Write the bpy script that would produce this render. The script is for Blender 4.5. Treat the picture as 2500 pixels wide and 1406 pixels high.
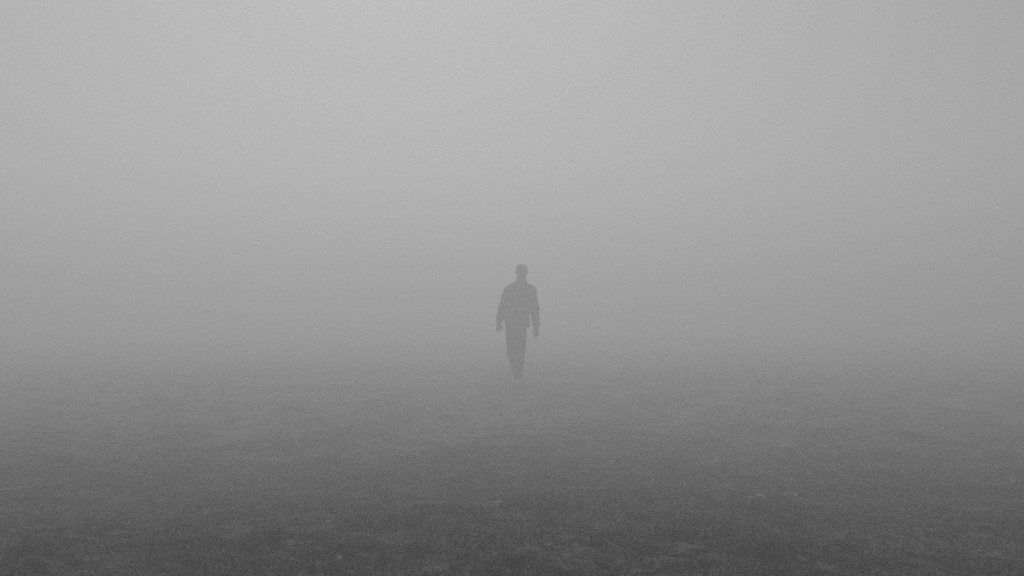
import bpy, math, random
import numpy as np
from mathutils import Vector

for o in list(bpy.data.objects):
    bpy.data.objects.remove(o, do_unlink=True)
scene = bpy.context.scene
COL = scene.collection
random.seed(7)
rng = np.random.default_rng(7)

# ------------------------------------------------------------------ camera
CAM_H, LENS, F_PX = 1.23, 35.4, 35.4 / 36.0 * 2500.0
DIST = F_PX / 163.7                                         # metres to the walker
HORIZON = 738.0                                            # picture row (of 1406) of the hidden horizon
cam_data = bpy.data.cameras.new("camera")
cam = bpy.data.objects.new("camera", cam_data)
COL.objects.link(cam)
cam.location = (0, 0, CAM_H)
cam.rotation_euler = (math.radians(90.0) + math.atan((HORIZON - 703.0) / F_PX), 0, 0)
cam_data.lens = LENS
cam_data.sensor_width = 36.0
cam_data.clip_start = 0.05
cam_data.clip_end = 3000
cam_data.dof.use_dof = True
cam_data.dof.focus_distance = DIST
cam_data.dof.aperture_fstop = 8.0
scene.camera = cam

# ------------------------------------------------------------------ sky, sun, exposure (black-and-white picture: neutral light)
SUN_EL, SUN_AZ = math.radians(48.0), math.radians(-7.0)      # azimuth from +Y towards +X
world = bpy.data.worlds.new("World")
scene.world = world
world.use_nodes = True
nt = world.node_tree
nt.nodes.clear()
sky = nt.nodes.new("ShaderNodeTexSky")
sky.sky_type = 'NISHITA'
sky.sun_disc = False
sky.sun_elevation = SUN_EL
sky.sun_rotation = SUN_AZ
sky.air_density = 1.0
sky.dust_density = 2.0
sky.ozone_density = 1.0
bw = nt.nodes.new("ShaderNodeRGBToBW")
bg = nt.nodes.new("ShaderNodeBackground")
bg.inputs["Strength"].default_value = 0.057
wo = nt.nodes.new("ShaderNodeOutputWorld")
nt.links.new(sky.outputs[0], bw.inputs[0])
nt.links.new(bw.outputs[0], bg.inputs["Color"])
nt.links.new(bg.outputs[0], wo.inputs["Surface"])

sun_data = bpy.data.lights.new("sun", 'SUN')
sun_data.energy = 1.4
sun_data.angle = math.radians(40.0)
sun_data.color = (1.0, 1.0, 1.0)
sun = bpy.data.objects.new("sun", sun_data)
COL.objects.link(sun)
sd = Vector((math.sin(SUN_AZ) * math.cos(SUN_EL), math.cos(SUN_AZ) * math.cos(SUN_EL), math.sin(SUN_EL)))
sun.location = sd * 100
sun.rotation_euler = (-sd).to_track_quat('-Z', 'Y').to_euler()

vs = scene.view_settings
vs.view_transform = 'Standard'
vs.look = 'None'
vs.exposure = 0.08
vs.gamma = 1.0
vs.use_curve_mapping = False

scene.render.engine = 'CYCLES'
cy = scene.cycles
cy.max_bounces = 12
cy.volume_bounces = 1
cy.diffuse_bounces = 3
cy.sampling_pattern = 'BLUE_NOISE'
cy.use_denoising = False                   # the photograph is grainy
cy.use_adaptive_sampling = False
cy.sample_clamp_indirect = 4.0

FOG_DENSITY, FOG_G, FOG_TOP = 0.094, 0.45, 3.6
GROUND_R = 380.0

# ------------------------------------------------------------------ helpers
def mat(name, col, rough=0.9, scale=60.0, var=0.3, bump=0.2, bump_dist=0.003, spec=0.2, detail=4.0):
    m = bpy.data.materials.new(name)
    m.use_nodes = True
    t = m.node_tree
    b = t.nodes["Principled BSDF"]
    b.inputs["Roughness"].default_value = rough
    b.inputs["Specular IOR Level"].default_value = spec
    tc = t.nodes.new("ShaderNodeTexCoord")
    n = t.nodes.new("ShaderNodeTexNoise")
    n.inputs["Scale"].default_value = scale
    n.inputs["Detail"].default_value = detail
    t.links.new(tc.outputs["Object"], n.inputs["Vector"])
    r = t.nodes.new("ShaderNodeValToRGB")
    lo, hi = col * (1 - var), col * (1 + var)
    r.color_ramp.elements[0].position = 0.3
    r.color_ramp.elements[1].position = 0.7
    r.color_ramp.elements[0].color = (lo, lo, lo, 1)
    r.color_ramp.elements[1].color = (hi, hi, hi, 1)
    t.links.new(n.outputs["Fac"], r.inputs["Fac"])
    t.links.new(r.outputs["Color"], b.inputs["Base Color"])
    if bump:
        bp = t.nodes.new("ShaderNodeBump")
        bp.inputs["Strength"].default_value = bump
        bp.inputs["Distance"].default_value = bump_dist
        t.links.new(n.outputs["Fac"], bp.inputs["Height"])
        t.links.new(bp.outputs["Normal"], b.inputs["Normal"])
    return m


def mesh_np(name, verts, faces_flat, sizes, material, parent=None, smooth=True):
    me = bpy.data.meshes.new(name)
    me.vertices.add(len(verts))
    me.vertices.foreach_set("co", np.ascontiguousarray(verts, dtype=np.float32).ravel())
    me.loops.add(len(faces_flat))
    me.loops.foreach_set("vertex_index", np.ascontiguousarray(faces_flat, dtype=np.int32))
    me.polygons.add(len(sizes))
    starts = np.concatenate(([0], np.cumsum(sizes)[:-1])).astype(np.int32)
    me.polygons.foreach_set("loop_start", starts)
    if smooth:
        me.polygons.foreach_set("use_smooth", np.ones(len(sizes), dtype=bool))
    me.update(calc_edges=True)
    me.validate()
    me.materials.append(material)
    o = bpy.data.objects.new(name, me)
    COL.objects.link(o)
    if parent:
        o.parent = parent
    return o


def value_noise(x, y, seed):
    """smooth 2-D noise in 0..1 at unit frequency"""
    g = np.random.default_rng(seed).random((257, 257))
    xi, yi = np.floor(x).astype(int), np.floor(y).astype(int)
    fx, fy = x - xi, y - yi
    fx, fy = fx * fx * (3 - 2 * fx), fy * fy * (3 - 2 * fy)
    a = g[xi % 256, yi % 256]; b = g[(xi + 1) % 256, yi % 256]
    c = g[xi % 256, (yi + 1) % 256]; d = g[(xi + 1) % 256, (yi + 1) % 256]
    return (a * (1 - fx) + b * fx) * (1 - fy) + (c * (1 - fx) + d * fx) * fy


_TY = np.arange(-400.0, 400.0, 0.1)
_TZ = np.interp(_TY, [-400, -6, 0, 3.2, 6.4, 9.0, 11.5, 13.0, 14.5, 16.5, 40, 80, 400],
                [0.72, 0.72, 0.62, 0.40, 0.03, -0.13, -0.15, -0.09, 0.0, 0.02, -0.10, -0.3, -0.3])
_TZ = np.convolve(np.pad(_TZ, 14, mode="edge"), np.hanning(31)[1:-1] / np.hanning(31)[1:-1].sum(), mode="valid")


def ground_z(x, y):
    """gentle swells of the field: a bank by the camera, a shallow dip, the low rise the walker is on"""
    wob = 1.6 * (value_noise(x * 0.22 + 80, y * 0.10 + 9, 5) - 0.5) * np.clip(np.abs(x - 0.1) / 2.0, 0, 1)
    z = np.interp(y + wob, _TY, _TZ)
    calm = 0.25 + 0.75 * np.clip((np.hypot(x - 0.1, (y - 15.0) * 0.7) - 0.45) / 0.6, 0, 1)      # level where the walker steps
    z = z + calm * 0.06 * (value_noise(x * 0.45 + 40, y * 0.45 + 9, 1) - 0.5)
    z = z + calm * 0.045 * (value_noise(x * 2.3 + 3, y * 2.3 + 60, 2) - 0.5)
    z = z + calm * 0.045 * (value_noise(x * 6.5 + 13, y * 6.5 + 20, 3) - 0.5)
    return z


def pix_to_ground(px, py):
    """where the line of sight through a picture point first meets the field"""
    p = math.atan((HORIZON - 703.0) / F_PX)
    dy = math.cos(p) + math.sin(p) * (py - 703.0) / F_PX
    dz = math.sin(p) - math.cos(p) * (py - 703.0) / F_PX
    t = np.arange(1.0, 40.0, 0.01)
    x, y, z = (px - 1250.0) / F_PX * t, dy * t, CAM_H + dz * t
    i = int(np.argmax(z < ground_z(x, y) + 0.035))
    return float(x[i]), float(y[i])

# ------------------------------------------------------------------ ground: one sheet, fine where the camera looks
def axis(lo, hi, step, far):
    fine = np.arange(lo, hi + step / 2, step)
    out = [hi]
    s = step
    while out[-1] < far:
        s *= 1.35
        out.append(min(out[-1] + s, far))
    inn = [lo]
    s = step
    while inn[-1] > -far:
        s *= 1.35
        inn.append(max(inn[-1] - s, -far))
    return np.concatenate((np.array(inn[1:])[::-1], fine, np.array(out[1:])))


def turf_material(name, lo, hi, rough, spec, bump):
    """dead and living turf: dark wet patches and paler dry thatch, at several sizes, fog brightening painted in with distance"""
    m = bpy.data.materials.new(name)
    m.use_nodes = True
    t = m.node_tree
    b = t.nodes["Principled BSDF"]
    b.inputs["Roughness"].default_value = rough
    b.inputs["Specular IOR Level"].default_value = spec
    tc = t.nodes.new("ShaderNodeTexCoord")

    def noise(scale, detail, rg, dist):
        n = t.nodes.new("ShaderNodeTexNoise")
        n.inputs["Scale"].default_value = scale
        n.inputs["Detail"].default_value = detail
        n.inputs["Roughness"].default_value = rg
        n.inputs["Distortion"].default_value = dist
        t.links.new(tc.outputs["Object"], n.inputs["Vector"])
        return n.outputs["Fac"]

    def op(kind, a, bb):
        q = t.nodes.new("ShaderNodeMath")
        q.operation = kind
        for k, v in ((0, a), (1, bb)):
            if isinstance(v, (int, float)):
                q.inputs[k].default_value = v
            else:
                t.links.new(v, q.inputs[k])
        return q.outputs[0]

    big = noise(1.3, 3.0, 0.5, 0.3)
    mid = noise(11.5, 5.0, 0.64, 0.8)
    fine = noise(26.0, 4.0, 0.6, 0.5)
    f = op('ADD', op('MULTIPLY', mid, 0.58), op('ADD', op('MULTIPLY', big, 0.20), op('MULTIPLY', fine, 0.22)))
    def ramp(p0, p1, c0, c1):
        r = t.nodes.new("ShaderNodeValToRGB")
        r.color_ramp.interpolation = 'EASE'
        r.color_ramp.elements[0].position = p0
        r.color_ramp.elements[1].position = p1
        r.color_ramp.elements[0].color = (c0, c0, c0, 1)
        r.color_ramp.elements[1].color = (c1, c1, c1, 1)
        t.links.new(f, r.inputs["Fac"])
        return r.outputs["Color"]

    # dark turf near the camera; fog brightening painted into the far tone (dry), ragged border
    wet, dry = ramp(0.43, 0.59, lo, hi), ramp(0.38, 0.64, 0.20, 0.28)  # wet: near tone; dry: far tone with fog brightening painted in
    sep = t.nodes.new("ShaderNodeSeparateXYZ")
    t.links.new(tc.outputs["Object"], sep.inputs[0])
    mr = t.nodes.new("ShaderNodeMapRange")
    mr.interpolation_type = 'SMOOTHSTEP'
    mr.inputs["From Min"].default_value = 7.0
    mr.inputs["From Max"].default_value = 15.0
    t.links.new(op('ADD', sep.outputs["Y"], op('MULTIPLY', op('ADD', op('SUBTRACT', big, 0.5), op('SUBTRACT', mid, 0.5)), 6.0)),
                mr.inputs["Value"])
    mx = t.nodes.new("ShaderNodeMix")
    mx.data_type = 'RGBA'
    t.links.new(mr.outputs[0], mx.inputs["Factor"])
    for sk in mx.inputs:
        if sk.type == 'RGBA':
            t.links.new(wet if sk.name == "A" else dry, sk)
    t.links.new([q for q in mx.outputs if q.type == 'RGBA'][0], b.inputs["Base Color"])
    if bump:
        bp = t.nodes.new("ShaderNodeBump")
        bp.inputs["Strength"].default_value = bump
        bp.inputs["Distance"].default_value = 0.03
        t.links.new(f, bp.inputs["Height"])
        t.links.new(bp.outputs["Normal"], b.inputs["Normal"])
    return m


gx = axis(-9.0, 9.0, 0.05, GROUND_R)
gy = axis(1.2, 20.4, 0.05, GROUND_R)
GX, GY = np.meshgrid(gx, gy, indexing="ij")
GZ = ground_z(GX, GY)
nx, ny = GX.shape
idx = np.arange(nx * ny).reshape(nx, ny)
quads = np.stack([idx[:-1, :-1], idx[1:, :-1], idx[1:, 1:], idx[:-1, 1:]], -1).reshape(-1, 4)
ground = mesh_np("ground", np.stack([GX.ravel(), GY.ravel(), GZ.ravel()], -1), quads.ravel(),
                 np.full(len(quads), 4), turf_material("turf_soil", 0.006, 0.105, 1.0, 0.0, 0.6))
ground["kind"] = "structure"
ground["label"] = "dark uneven field fading into thick fog"

# ------------------------------------------------------------------ haze
import bmesh
bm = bmesh.new()
bmesh.ops.create_cube(bm, size=1.0)
HZ0 = -1.5
for v in bm.verts:
    v.co.x *= 2 * GROUND_R + 40
    v.co.y *= 2 * GROUND_R + 40
    v.co.z = HZ0 if v.co.z < 0 else FOG_TOP
hm = bpy.data.meshes.new("haze")
bm.to_mesh(hm); bm.free()
hmat = bpy.data.materials.new("haze_air")
hmat.use_nodes = True
ht = hmat.node_tree
ht.nodes.clear()
ho = ht.nodes.new("ShaderNodeOutputMaterial")
pv = ht.nodes.new("ShaderNodeVolumePrincipled")
pv.inputs["Color"].default_value = (0.995, 0.995, 0.995, 1)
pv.inputs["Density"].default_value = FOG_DENSITY
pv.inputs["Anisotropy"].default_value = FOG_G
ht.links.new(pv.outputs[0], ho.inputs["Volume"])
hmat.cycles.volume_sampling = 'DISTANCE'
hm.materials.append(hmat)
haze = bpy.data.objects.new("haze", hm)
COL.objects.link(haze)
haze["kind"] = "stuff"
haze["label"] = "thick pale fog lying over the field"
haze["category"] = "fog"

# ------------------------------------------------------------------ grass
def grass_field():
    N = 620000
    # uniform over a trapezoid a little wider than the picture, thinning out with distance
    y = 1.9 + 19.0 * rng.random(N * 2) ** 1.4
    half = 0.62 * y + 0.9
    keep = rng.random(N * 2) < half / half.max() * (1.0 - 0.65 * (y - 1.9) / 19.0) * 1.6
    y = y[keep][:N]
    n = len(y)
    x = (rng.random(n) * 2 - 1) * (0.62 * y + 0.9)
    tuft = value_noise(x * 5.0 + 17, y * 5.0 + 31, 11)
    big = value_noise(x * 1.1 + 5, y * 1.1 + 7, 12)
    fade = np.clip((21.5 - y) / 13.0, 0, 1) ** 1.3                        # blades thinned with distance to hide their edge and brighten the far ground
    keep = rng.random(n) < (0.25 + 1.1 * tuft) * fade
    x, y, tuft, big = x[keep], y[keep], tuft[keep], big[keep]
    n = len(x)
    h = (0.012 + 0.034 * tuft ** 2) * (0.6 + 0.7 * big) * (0.6 + 0.8 * rng.random(n))
    w = (0.0022 + 0.0022 * rng.random(n)) * (1 + (y - 4) * 0.05)
    th = rng.random(n) * 2 * np.pi
    lean = 0.3 + 1.1 * rng.random(n)
    dx, dy = np.cos(th), np.sin(th)
    z = ground_z(x, y) - 0.003
    bx, by = -dy * w, dx * w
    P0 = np.stack([x - bx, y - by, z], -1)
    P1 = np.stack([x + bx, y + by, z], -1)
    mx, my, mz = x + dx * h * lean * 0.35, y + dy * h * lean * 0.35, z + h * 0.7
    P2 = np.stack([mx + bx * .7, my + by * .7, mz], -1)
    P3 = np.stack([mx - bx * .7, my - by * .7, mz], -1)
    P4 = np.stack([x + dx * h * lean, y + dy * h * lean, z + h * (1.1 - 0.35 * lean)], -1)
    V = np.stack([P0, P1, P2, P3, P4], 1).reshape(-1, 3)
    base = (np.arange(n) * 5)[:, None]
    F = np.concatenate([base + np.array([[0, 1, 2, 3]]), base + np.array([[3, 2, 4]])], 1)
    sizes = np.tile([4, 3], n)
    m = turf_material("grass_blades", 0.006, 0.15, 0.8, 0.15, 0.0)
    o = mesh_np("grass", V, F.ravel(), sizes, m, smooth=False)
    o["kind"] = "stuff"
    o["label"] = "short dark tufty grass covering the field"
    o["category"] = "grass"
    return o


grass_field()

# ------------------------------------------------------------------ signed-distance modelling for the person
class Field:
    def __init__(self, lo, hi, h):
        self.h = h
        self.lo = np.array(lo, dtype=np.float64)
        self.n = np.ceil((np.array(hi) - self.lo) / h).astype(int) + 1
        self.D = np.full(self.n, 0.08, dtype=np.float32)

    def sub(self, lo, hi):
        a = np.clip(np.floor((np.array(lo) - self.lo) / self.h).astype(int), 0, self.n)
        b = np.clip(np.ceil((np.array(hi) - self.lo) / self.h).astype(int) + 1, 0, self.n)
        sl = tuple(slice(i, j) for i, j in zip(a, b))
        g = [self.lo[k] + self.h * np.arange(a[k], b[k]) for k in range(3)]
        X = g[0][:, None, None]; Y = g[1][None, :, None]; Z = g[2][None, None, :]
        return sl, X, Y, Z

    def add(self, d, sl, k):
        A = self.D[sl]
        d = d.astype(np.float32)
        if k > 0:
            hh = np.clip(0.5 + 0.5 * (d - A) / k, 0, 1)
            self.D[sl] = d + (A - d) * hh - k * hh * (1 - hh)
        else:
            self.D[sl] = np.minimum(A, d)

    def cone(self, a, b, ra, rb, k=0.02, sy=1.0, cut0=None, cut1=None):
        """round cone a->b; sy<1 flattens it front to back; cuts give flat ends"""
        a = np.array(a, float); b = np.array(b, float)
        r = max(ra, rb) + k + 0.03
        sl, X, Y, Z = self.sub(np.minimum(a, b) - r, np.maximum(a, b) + r)
        ab = b - a
        t = ((X - a[0]) * ab[0] + (Y - a[1]) * ab[1] + (Z - a[2]) * ab[2]) / ab.dot(ab)
        tc = np.clip(t, 0, 1)
        qx = X - (a[0] + ab[0] * tc); qy = (Y - (a[1] + ab[1] * tc)) / sy; qz = Z - (a[2] + ab[2] * tc)
        d = np.sqrt(qx * qx + qy * qy + qz * qz) - (ra + (rb - ra) * tc)
        L = math.sqrt(ab.dot(ab))
        if cut0 is not None:
            d = np.maximum(d, -(t * L) + cut0)
        if cut1 is not None:
            d = np.maximum(d, (t - 1) * L + cut1)
        self.add(d, sl, k)

    def ell(self, c, r, k=0.02, sub=False):
        c = np.array(c, float); r = np.array(r, float)
        sl, X, Y, Z = self.sub(c - r - k - 0.03, c + r + k + 0.03)
        x, y, z = (X - c[0]) / r[0], (Y - c[1]) / r[1], (Z - c[2]) / r[2]
        q = np.sqrt(x * x + y * y + z * z)
        q2 = np.sqrt((x / r[0]) ** 2 + (y / r[1]) ** 2 + (z / r[2]) ** 2) + 1e-9
        d = q * (q - 1) / q2
        if sub:                                           # carve with a soft edge
            A = self.D[sl]; d = (-d).astype(np.float32)
            hh = np.clip(0.5 - 0.5 * (d - A) / k, 0, 1)
            self.D[sl] = d + (A - d) * hh + k * hh * (1 - hh)
        else:
            self.add(d, sl, k)

    def plane(self, p, nrm, lo=None, hi=None):
        """keep the side opposite to nrm"""
        lo = self.lo if lo is None else lo
        hi = self.lo + self.h * self.n if hi is None else hi
        sl, X, Y, Z = self.sub(lo, hi)
        nrm = np.array(nrm, float); nrm /= np.linalg.norm(nrm)
        d = (X - p[0]) * nrm[0] + (Y - p[1]) * nrm[1] + (Z - p[2]) * nrm[2]
        self.D[sl] = np.maximum(self.D[sl], d.astype(np.float32))

    def fold(self, amp, fx, fy, fz, ph):
        g = [self.lo[k] + self.h * np.arange(self.n[k]) for k in range(3)]
        X = g[0][:, None, None]; Y = g[1][None, :, None]; Z = g[2][None, None, :]
        self.D += (amp * np.sin(fx * X + fy * Y + fz * Z + ph + 1.3 * np.sin(fz * 0.4 * X + 9 * Z))).astype(np.float32)

    def mesh(self, name, material, parent):
        D = self.D
        S = D < 0
        nx, ny, nz = D.shape
        c = np.zeros((nx - 1, ny - 1, nz - 1), dtype=np.int8)
        for i in (0, 1):
            for j in (0, 1):
                for k in (0, 1):
                    c += S[i:nx - 1 + i, j:ny - 1 + j, k:nz - 1 + k]
        act = np.argwhere((c > 0) & (c < 8))
        vid = np.full(c.shape, -1, dtype=np.int32)
        vid[act[:, 0], act[:, 1], act[:, 2]] = np.arange(len(act))
        corner = np.array([(i, j, k) for i in (0, 1) for j in (0, 1) for k in (0, 1)])
        vals = np.stack([D[act[:, 0] + q[0], act[:, 1] + q[1], act[:, 2] + q[2]] for q in corner], 1).astype(np.float64)
        acc = np.zeros((len(act), 3)); cnt = np.zeros(len(act))
        for a in range(8):
            for b in range(a + 1, 8):
                if np.abs(corner[a] - corner[b]).sum() != 1:
                    continue
                va, vb = vals[:, a], vals[:, b]
                m = (va < 0) != (vb < 0)
                t = np.where(m, va / np.where(m, va - vb, 1), 0)
                p = corner[a] + t[:, None] * (corner[b] - corner[a])
                acc[m] += p[m]; cnt[m] += 1
        V = self.lo + self.h * (act + acc / cnt[:, None])
        faces = []
        for ax in range(3):
            u, v = (ax + 1) % 3, (ax + 2) % 3
            s0 = [slice(None)] * 3; s1 = [slice(None)] * 3
            s0[ax] = slice(0, -1); s1[ax] = slice(1, None)
            A, B = S[tuple(s0)], S[tuple(s1)]
            e = np.argwhere(A != B)
            ok = (e[:, u] > 0) & (e[:, v] > 0) & (e[:, u] < D.shape[u] - 1) & (e[:, v] < D.shape[v] - 1)
            e = e[ok]
            flip = ~A[e[:, 0], e[:, 1], e[:, 2]]
            def cell(du, dv):
                q = e.copy(); q[:, u] -= du; q[:, v] -= dv
                return vid[q[:, 0], q[:, 1], q[:, 2]]
            q = np.stack([cell(1, 1), cell(0, 1), cell(0, 0), cell(1, 0)], 1)
            q[flip] = q[flip][:, ::-1]
            faces.append(q)
        F = np.concatenate(faces)
        return mesh_np(name, V, F.ravel(), np.full(len(F), 4), material, parent)


def P(zx, zy, y=0.0):
    """joint from its place in the person's silhouette (677 units to the metre), y = depth"""
    return ((zx - 490) / 677.0, y, (1318 - zy) / 677.0)


def lerp(a, b, t):
    return tuple(a[i] + (b[i] - a[i]) * t for i in range(3))


# skeleton (x right in the picture, -y towards the camera)
NECK0, NECK1 = (0.018, 0.03, 1.475), (0.028, 0.012, 1.60)
HEAD = (0.031, 0.0, 1.69)
SH_A, SH_B = (-0.166, 0.02, 1.405), (0.182, 0.015, 1.402)
EL_A, EL_B = (-0.254, 0.125, 1.140), (0.223, -0.02, 1.125)
WR_A, WR_B = (-0.312, 0.165, 0.925), (0.246, -0.125, 0.875)
HIP_A, HIP_B = (-0.122, 0.0, 0.90), (0.022, 0.0, 0.90)
KN_A, KN_B = (-0.112, -0.125, 0.505), (0.008, 0.085, 0.490)
AN_A, AN_B = (-0.020, -0.20, 0.100), (0.000, 0.345, 0.190)
TOE_A, TOE_B = (-0.075, -0.375, 0.040), (0.012, 0.430, 0.050)

person = bpy.data.objects.new("person", None)
COL.objects.link(person)
person.location = (18.6 / 163.7, DIST, 0.0)
person["label"] = "person in dark clothes and pale shoes walking alone through the fog"
person["category"] = "person"

skin = mat("skin", 0.12, rough=0.6, scale=40, var=0.08, bump=0.05)
cloth = mat("jacket_cloth", 0.026, rough=0.95, scale=140, var=0.2, bump=0.3)
denim = mat("trouser_cloth", 0.021, rough=0.95, scale=180, var=0.2, bump=0.3)
hair_m = mat("hair", 0.022, rough=0.6, scale=220, var=0.4, bump=0.6)
shoe_m = mat("shoe_canvas", 0.82, rough=0.8, scale=90, var=0.12, bump=0.15)
sole_m = mat("shoe_rubber", 0.82, rough=0.7, scale=60, var=0.08, bump=0.05)


def hand(f, wr, down, out, fwd, side, curl):
    """palm and five fingers. down: arm direction, out: across the palm away from the body, fwd: back of hand normal, side: +-1 thumb"""
    dn, ou, fw = (np.array(v, float) / np.linalg.norm(v) for v in (down, out, fwd))
    w = np.array(wr)
    f.cone(w - dn * 0.02, w + dn * 0.03, 0.027, 0.029, 0.015)
    # palm
    for s in (-0.026, -0.009, 0.009, 0.026):
        f.cone(w + dn * 0.025 + ou * s * 0.7, w + dn * 0.088 + ou * s, 0.0150, 0.0115, 0.008)
    lens = {0.029: 0.062, 0.010: 0.076, -0.010: 0.082, -0.029: 0.074}
    for s, L in lens.items():
        p = w + dn * 0.092 + ou * s
        ang = 0.25
        r = 0.0092 if s != 0.029 else 0.0080
        for seg, fr in ((0, 0.46), (1, 0.30), (2, 0.24)):
            d = dn * math.cos(ang) - fw * math.sin(ang) + ou * s * 2.2
            d /= np.linalg.norm(d)
            q = p + d * L * fr
            f.cone(p, q, r, r * 0.92, 0.003)
            p, r = q, r * 0.92
            ang += curl
    # thumb leaves the inner side of the palm near its base
    p = w + dn * 0.030 - ou * 0.026
    d1 = dn * 0.75 - ou * 0.62 - fw * 0.25; d1 /= np.linalg.norm(d1)
    d2 = dn * 0.95 - ou * 0.22 - fw * 0.25; d2 /= np.linalg.norm(d2)
    q = p + d1 * 0.045
    f.cone(p, q, 0.0145, 0.0112, 0.007)
    f.cone(q, q + d2 * 0.032, 0.0108, 0.0098, 0.003)
    f.cone(q + d2 * 0.032, q + d2 * 0.056, 0.0098, 0.0082, 0.003)


def build_body():
    f = Field((-0.42, -0.46, 0.0), (0.36, 0.52, 1.83), 0.0042)
    # skull, jaw, face
    hx, hy, hz = HEAD
    f.ell((hx, hy + 0.012, hz + 0.018), (0.081, 0.095, 0.085), 0.01)
    f.ell((hx, hy - 0.022, hz - 0.045), (0.071, 0.068, 0.074), 0.03)
    f.ell((hx, hy - 0.058, hz - 0.095), (0.026, 0.022, 0.018), 0.025)          # chin
    for s in (-1, 1):
        f.ell((hx + s * 0.035, hy - 0.060, hz - 0.022), (0.022, 0.020, 0.018), 0.02)   # cheek
        f.ell((hx + s * 0.031, hy - 0.090, hz + 0.006), (0.017, 0.012, 0.010), 0.012, sub=True)  # socket
        f.ell((hx + s * 0.031, hy - 0.073, hz + 0.004), (0.0125, 0.0125, 0.0115), 0.003)  # eye
        f.ell((hx + s * 0.085, hy + 0.010, hz - 0.010), (0.010, 0.019, 0.032), 0.006)  # ear
    f.cone((hx - 0.03, hy - 0.082, hz + 0.022), (hx + 0.03, hy - 0.082, hz + 0.022), 0.008, 0.008, 0.012)
    f.cone((hx, hy - 0.086, hz + 0.008), (hx, hy - 0.101, hz - 0.030), 0.007, 0.012, 0.010)   # nose
    f.cone((hx - 0.018, hy - 0.080, hz - 0.058), (hx + 0.018, hy - 0.080, hz - 0.058), 0.0065, 0.0065, 0.006)
    f.cone((hx - 0.015, hy - 0.079, hz - 0.070), (hx + 0.015, hy - 0.079, hz - 0.070), 0.0070, 0.0070, 0.004)
    # neck and trunk
    f.cone(NECK0, NECK1, 0.074, 0.070, 0.02)
    f.cone((-0.09, 0.025, 1.425), (0.12, 0.02, 1.425), 0.055, 0.055, 0.03)
    f.cone((-0.065, 0.0, 1.33), (0.085, 0.0, 1.33), 0.095, 0.095, 0.04)
    f.cone((-0.055, 0.0, 1.18), (0.055, 0.0, 1.18), 0.090, 0.090, 0.05)
    f.cone((-0.085, 0.005, 0.97), (0.01, 0.005, 0.97), 0.090, 0.090, 0.05)
    for s, e, w in ((SH_A, EL_A, WR_A), (SH_B, EL_B, WR_B)):
        f.cone(s, e, 0.046, 0.036, 0.03)
        f.cone(e, w, 0.037, 0.026, 0.015)
    for h_, k_, a_, t_ in ((HIP_A, KN_A, AN_A, TOE_A), (HIP_B, KN_B, AN_B, TOE_B)):
        f.cone(h_, k_, 0.066, 0.047, 0.03)
        f.cone(k_, lerp(k_, a_, 0.35), 0.046, 0.045, 0.015)
        f.cone(lerp(k_, a_, 0.35), a_, 0.045, 0.034, 0.012)
        f.cone(a_, t_, 0.034, 0.022, 0.012)
    hand(f, WR_A, (-0.10, 0.10, -1.0), (-0.85, 0.55, 0.0), (-0.35, -0.9, 0.0), 1, 0.75)
    hand(f, WR_B, (0.04, -0.16, -1.0), (0.80, 0.60, 0.0), (0.55, -0.75, 0.0), -1, 0.22)
    return f.mesh("body", skin, person)


def build_hair():
    hx, hy, hz = HEAD
    f = Field((hx - 0.13, hy - 0.15, hz - 0.10), (hx + 0.13, hy + 0.16, hz + 0.15), 0.0038)
    f.ell((hx, hy + 0.016, hz + 0.024), (0.091, 0.106, 0.085), 0.008)
    f.ell((hx - 0.01, hy - 0.02, hz + 0.070), (0.060, 0.070, 0.038), 0.02)
    f.fold(0.0022, 90, 60, 40, 0.4)
    f.fold(0.0014, -140, 110, 70, 1.4)
    f.plane((hx, hy - 0.060, hz + 0.042), (0, -0.70, -0.72))
    f.plane((hx, hy + 0.02, hz - 0.055), (0, -0.15, -1))
    return f.mesh("hair", hair_m, person)


def build_jacket():
    f = Field((-0.42, -0.24, 0.80), (0.36, 0.28, 1.60), 0.0055)
    f.cone((-0.100, 0.025, 1.425), (0.125, 0.02, 1.425), 0.072, 0.072, 0.03)
    for s, b in ((-0.150, 1.425), (0.168, 1.425)):                       # slope of the shoulders
        f.cone((0.02 + (0.035 if s > 0 else -0.035), 0.03, 1.500), (s, 0.02, 1.420), 0.058, 0.066, 0.03)
    f.cone((-0.080, 0.0, 1.32), (0.085, 0.0, 1.32), 0.118, 0.118, 0.05)
    f.cone((-0.095, 0.0, 1.15), (0.055, 0.0, 1.15), 0.122, 0.122, 0.06)
    f.cone((-0.100, 0.0, 0.98), (0.025, 0.0, 0.98), 0.128, 0.128, 0.06)
    f.cone((-0.100, 0.0, 0.86), (0.025, 0.0, 0.86), 0.124, 0.124, 0.04)
    f.plane((0, 0, 0.865), (0, 0.04, -1), lo=(-0.26, -0.24, 0.80), hi=(0.19, 0.28, 0.90))
    # sleeves with flat cuffs
    for s, e, w, r1 in ((SH_A, EL_A, WR_A, 0.050), (SH_B, EL_B, WR_B, 0.055)):
        f.cone(s, e, 0.072, 0.069, 0.03)
        f.cone(e, lerp(e, w, 1.0), 0.069, r1, 0.015, cut1=0.0)
    # collar
    f.cone((0.018, 0.028, 1.49), (0.025, 0.020, 1.566), 0.086, 0.079, 0.012, cut1=0.0)
    f.fold(0.0026, 11, 7, 33, 0.0)
    f.fold(0.0018, -23, 18, 52, 1.7)
    return f.mesh("jacket", cloth, person)


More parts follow.
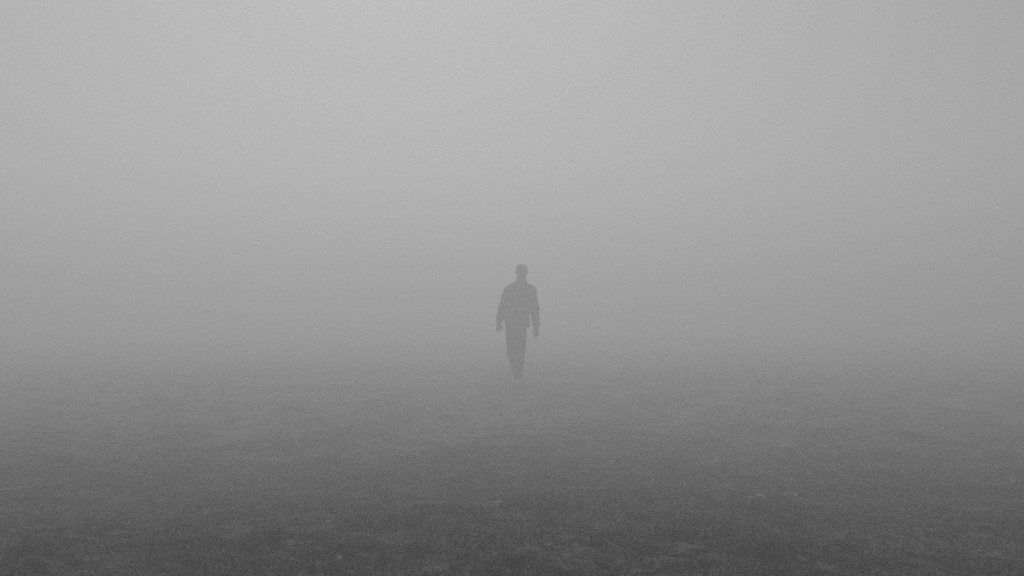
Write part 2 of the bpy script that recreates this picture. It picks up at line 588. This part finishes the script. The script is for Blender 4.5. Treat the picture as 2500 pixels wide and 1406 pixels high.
def build_trousers():
    f = Field((-0.30, -0.34, 0.05), (0.22, 0.50, 0.97), 0.0055)
    f.cone((-0.105, 0.0, 0.90), (0.015, 0.0, 0.90), 0.103, 0.103, 0.04)
    for h_, k_, a_ in ((HIP_A, KN_A, AN_A), (HIP_B, KN_B, AN_B)):
        f.cone(h_, k_, 0.094, 0.078, 0.02)
        f.cone(k_, a_, 0.077, 0.057, 0.01, cut1=0.0)
    f.fold(0.0022, 14, 9, 30, 0.6)
    f.fold(0.0016, -20, 22, 61, 2.2)
    return f.mesh("trousers", denim, person)


def build_shoe(an, toe, pitch_flat):
    a, t = np.array(an), np.array(toe)
    f = Field(np.minimum(a, t) - 0.13, np.maximum(a, t) + 0.13, 0.0045)
    d = t - a
    if pitch_flat:
        d[2] = 0
        d /= np.linalg.norm(d)
        heel = np.array([a[0], a[1], 0.045]) - d * 0.045
        ball = heel + d * 0.15
        tip = heel + d * 0.215
        up = np.array([0, 0, 1.0])
    else:                                             # heel lifted, standing on the toes
        tip = np.array([t[0], t[1], 0.040])
        ball = tip - np.array([0, 0.065, -0.010])
        ball = tip + np.array([0.0, -0.055, 0.022])
        heel = np.array([a[0], a[1] - 0.005, a[2] - 0.050])
        d = ball - heel; d /= np.linalg.norm(d)
        up = np.cross(np.array([1.0, 0, 0]), d); up *= np.sign(up[2] + 1e-6)
    f.cone(heel, ball, 0.037, 0.043, 0.015)
    f.cone(ball, tip, 0.043, 0.034, 0.015)
    f.cone(heel + up * 0.012, np.array(an) + up * 0.01, 0.040, 0.041, 0.02)
    f.cone(np.array(an), ball + up * 0.012, 0.036, 0.033, 0.03)
    if pitch_flat:
        f.plane((0, 0, 0.016), (0, 0, -1))
    sh = f.mesh("shoe", shoe_m, person)
    g = Field(np.minimum(a, t) - 0.13, np.maximum(a, t) + 0.13, 0.0045)
    if pitch_flat:
        g.cone(heel, ball, 0.040, 0.047, 0.012)
        g.cone(ball, tip, 0.047, 0.038, 0.012)
        g.plane((0, 0, 0.026), (0, 0, 1)); g.plane((0, 0, 0.002), (0, 0, -1))
    else:
        o_ = -up * 0.034
        g.cone(heel + o_ * 0.9, ball + o_, 0.034, 0.042, 0.012, sy=0.6)
        g.cone(ball + o_, tip + np.array([0, 0, -0.028]), 0.042, 0.034, 0.012, sy=0.8)
        g.plane((0, 0, 0.004), (0, 0, -1))
    so = g.mesh("sole", sole_m, sh)
    return sh


build_body()
build_jacket()
build_trousers()
build_hair()
build_shoe(AN_A, TOE_A, True)
build_shoe(AN_B, TOE_B, False)

# ------------------------------------------------------------------ pale dry leaves and stalks lying in the grass
leaf_m = mat("dry_leaf", 0.72, rough=0.6, scale=80, var=0.12, bump=0.3)
_t = leaf_m.node_tree                                       # thin bleached leaf: light from the far side glows through
_tr = _t.nodes.new("ShaderNodeBsdfTranslucent")
_tr.inputs["Color"].default_value = (0.8, 0.8, 0.8, 1)
_ms = _t.nodes.new("ShaderNodeMixShader")
_ms.inputs[0].default_value = 0.5
_t.links.new(_t.nodes["Principled BSDF"].outputs[0], _ms.inputs[1])
_t.links.new(_tr.outputs[0], _ms.inputs[2])
_t.links.new(_ms.outputs[0], _t.nodes["Material Output"].inputs["Surface"])


def dry_leaf(name, px, py, length, width, az, tilt, bend, label):
    x, y = pix_to_ground(px, py)
    z = float(ground_z(np.array([x]), np.array([y]))[0]) + 0.045
    n = 9
    bm = bmesh.new()
    rows = []
    for i in range(n):
        u = i / (n - 1)
        w = width * (math.sin(math.pi * (0.06 + 0.88 * u)) ** 0.8) * 0.5
        zz = bend * math.sin(math.pi * u) + 0.1 * bend * math.sin(9 * u)
        X = (u - 0.5) * length
        rows.append([bm.verts.new((X, s * w, zz + (0.35 * w if s else 0.0) + dz))
                     for dz in (0.0, -0.0012) for s in (-1, 0, 1)])
    for a, b in zip(rows[:-1], rows[1:]):
        for q in (0, 1):
            bm.faces.new((a[q], b[q], b[q + 1], a[q + 1]))
            bm.faces.new((a[q + 3], a[q + 4], b[q + 4], b[q + 3]))
        bm.faces.new((a[0], a[3], b[3], b[0])); bm.faces.new((a[2], b[2], b[5], a[5]))
    for r, order in ((rows[0], 1), (rows[-1], -1)):
        for q in (0, 1):
            v = [r[q], r[q + 1], r[q + 4], r[q + 3]]
            bm.faces.new(v[::order])
    bmesh.ops.recalc_face_normals(bm, faces=bm.faces)
    me = bpy.data.meshes.new(name)
    bm.to_mesh(me); bm.free()
    for p in me.polygons:
        p.use_smooth = True
    me.materials.append(leaf_m)
    o = bpy.data.objects.new(name, me)
    COL.objects.link(o)
    o.location = (x, y, z)
    o.rotation_euler = (math.radians(48), math.radians(tilt), math.radians(az))
    o["label"] = label
    o["category"] = "leaf" if name == "fallen_leaf" else "grass stalk"
    o["group"] = "pale dry bits lying in the grass"
    return o


dry_leaf("fallen_leaf", 1857, 1214, 0.054, 0.020, 0, 15, 0.002, "brightest pale leaf, a slanting streak in the grass on the right")
dry_leaf("fallen_leaf", 1831, 1218, 0.026, 0.013, 0, 8, 0.001, "faint small leaf just left of the brightest slanting leaf")
dry_leaf("fallen_leaf", 1940, 1212, 0.028, 0.013, 0, 28, 0.001, "short pale leaf right of the brightest slanting leaf")
dry_leaf("dry_stalk", 1490, 1131, 0.080, 0.014, 0, -20, 0.008, "thin curved pale stalk in the grass below and right of the walker")
dry_leaf("dry_stalk", 1783, 1035, 0.085, 0.018, 0, -8, 0.003, "farthest pale stalk, barely visible in the fog on the right")
dry_leaf("fallen_leaf", 1214, 1232, 0.036, 0.013, 0, -6, 0.002, "small pale leaf lying in the grass straight below the walker")
dry_leaf("fallen_leaf", 229, 1295, 0.015, 0.013, 0, -30, 0.001, "tiny round pale leaf near the left edge of the field")
dry_leaf("fallen_leaf", 828, 1369, 0.015, 0.012, 0, 20, 0.001, "tiny pale leaf nearest the camera, at the bottom left of centre")
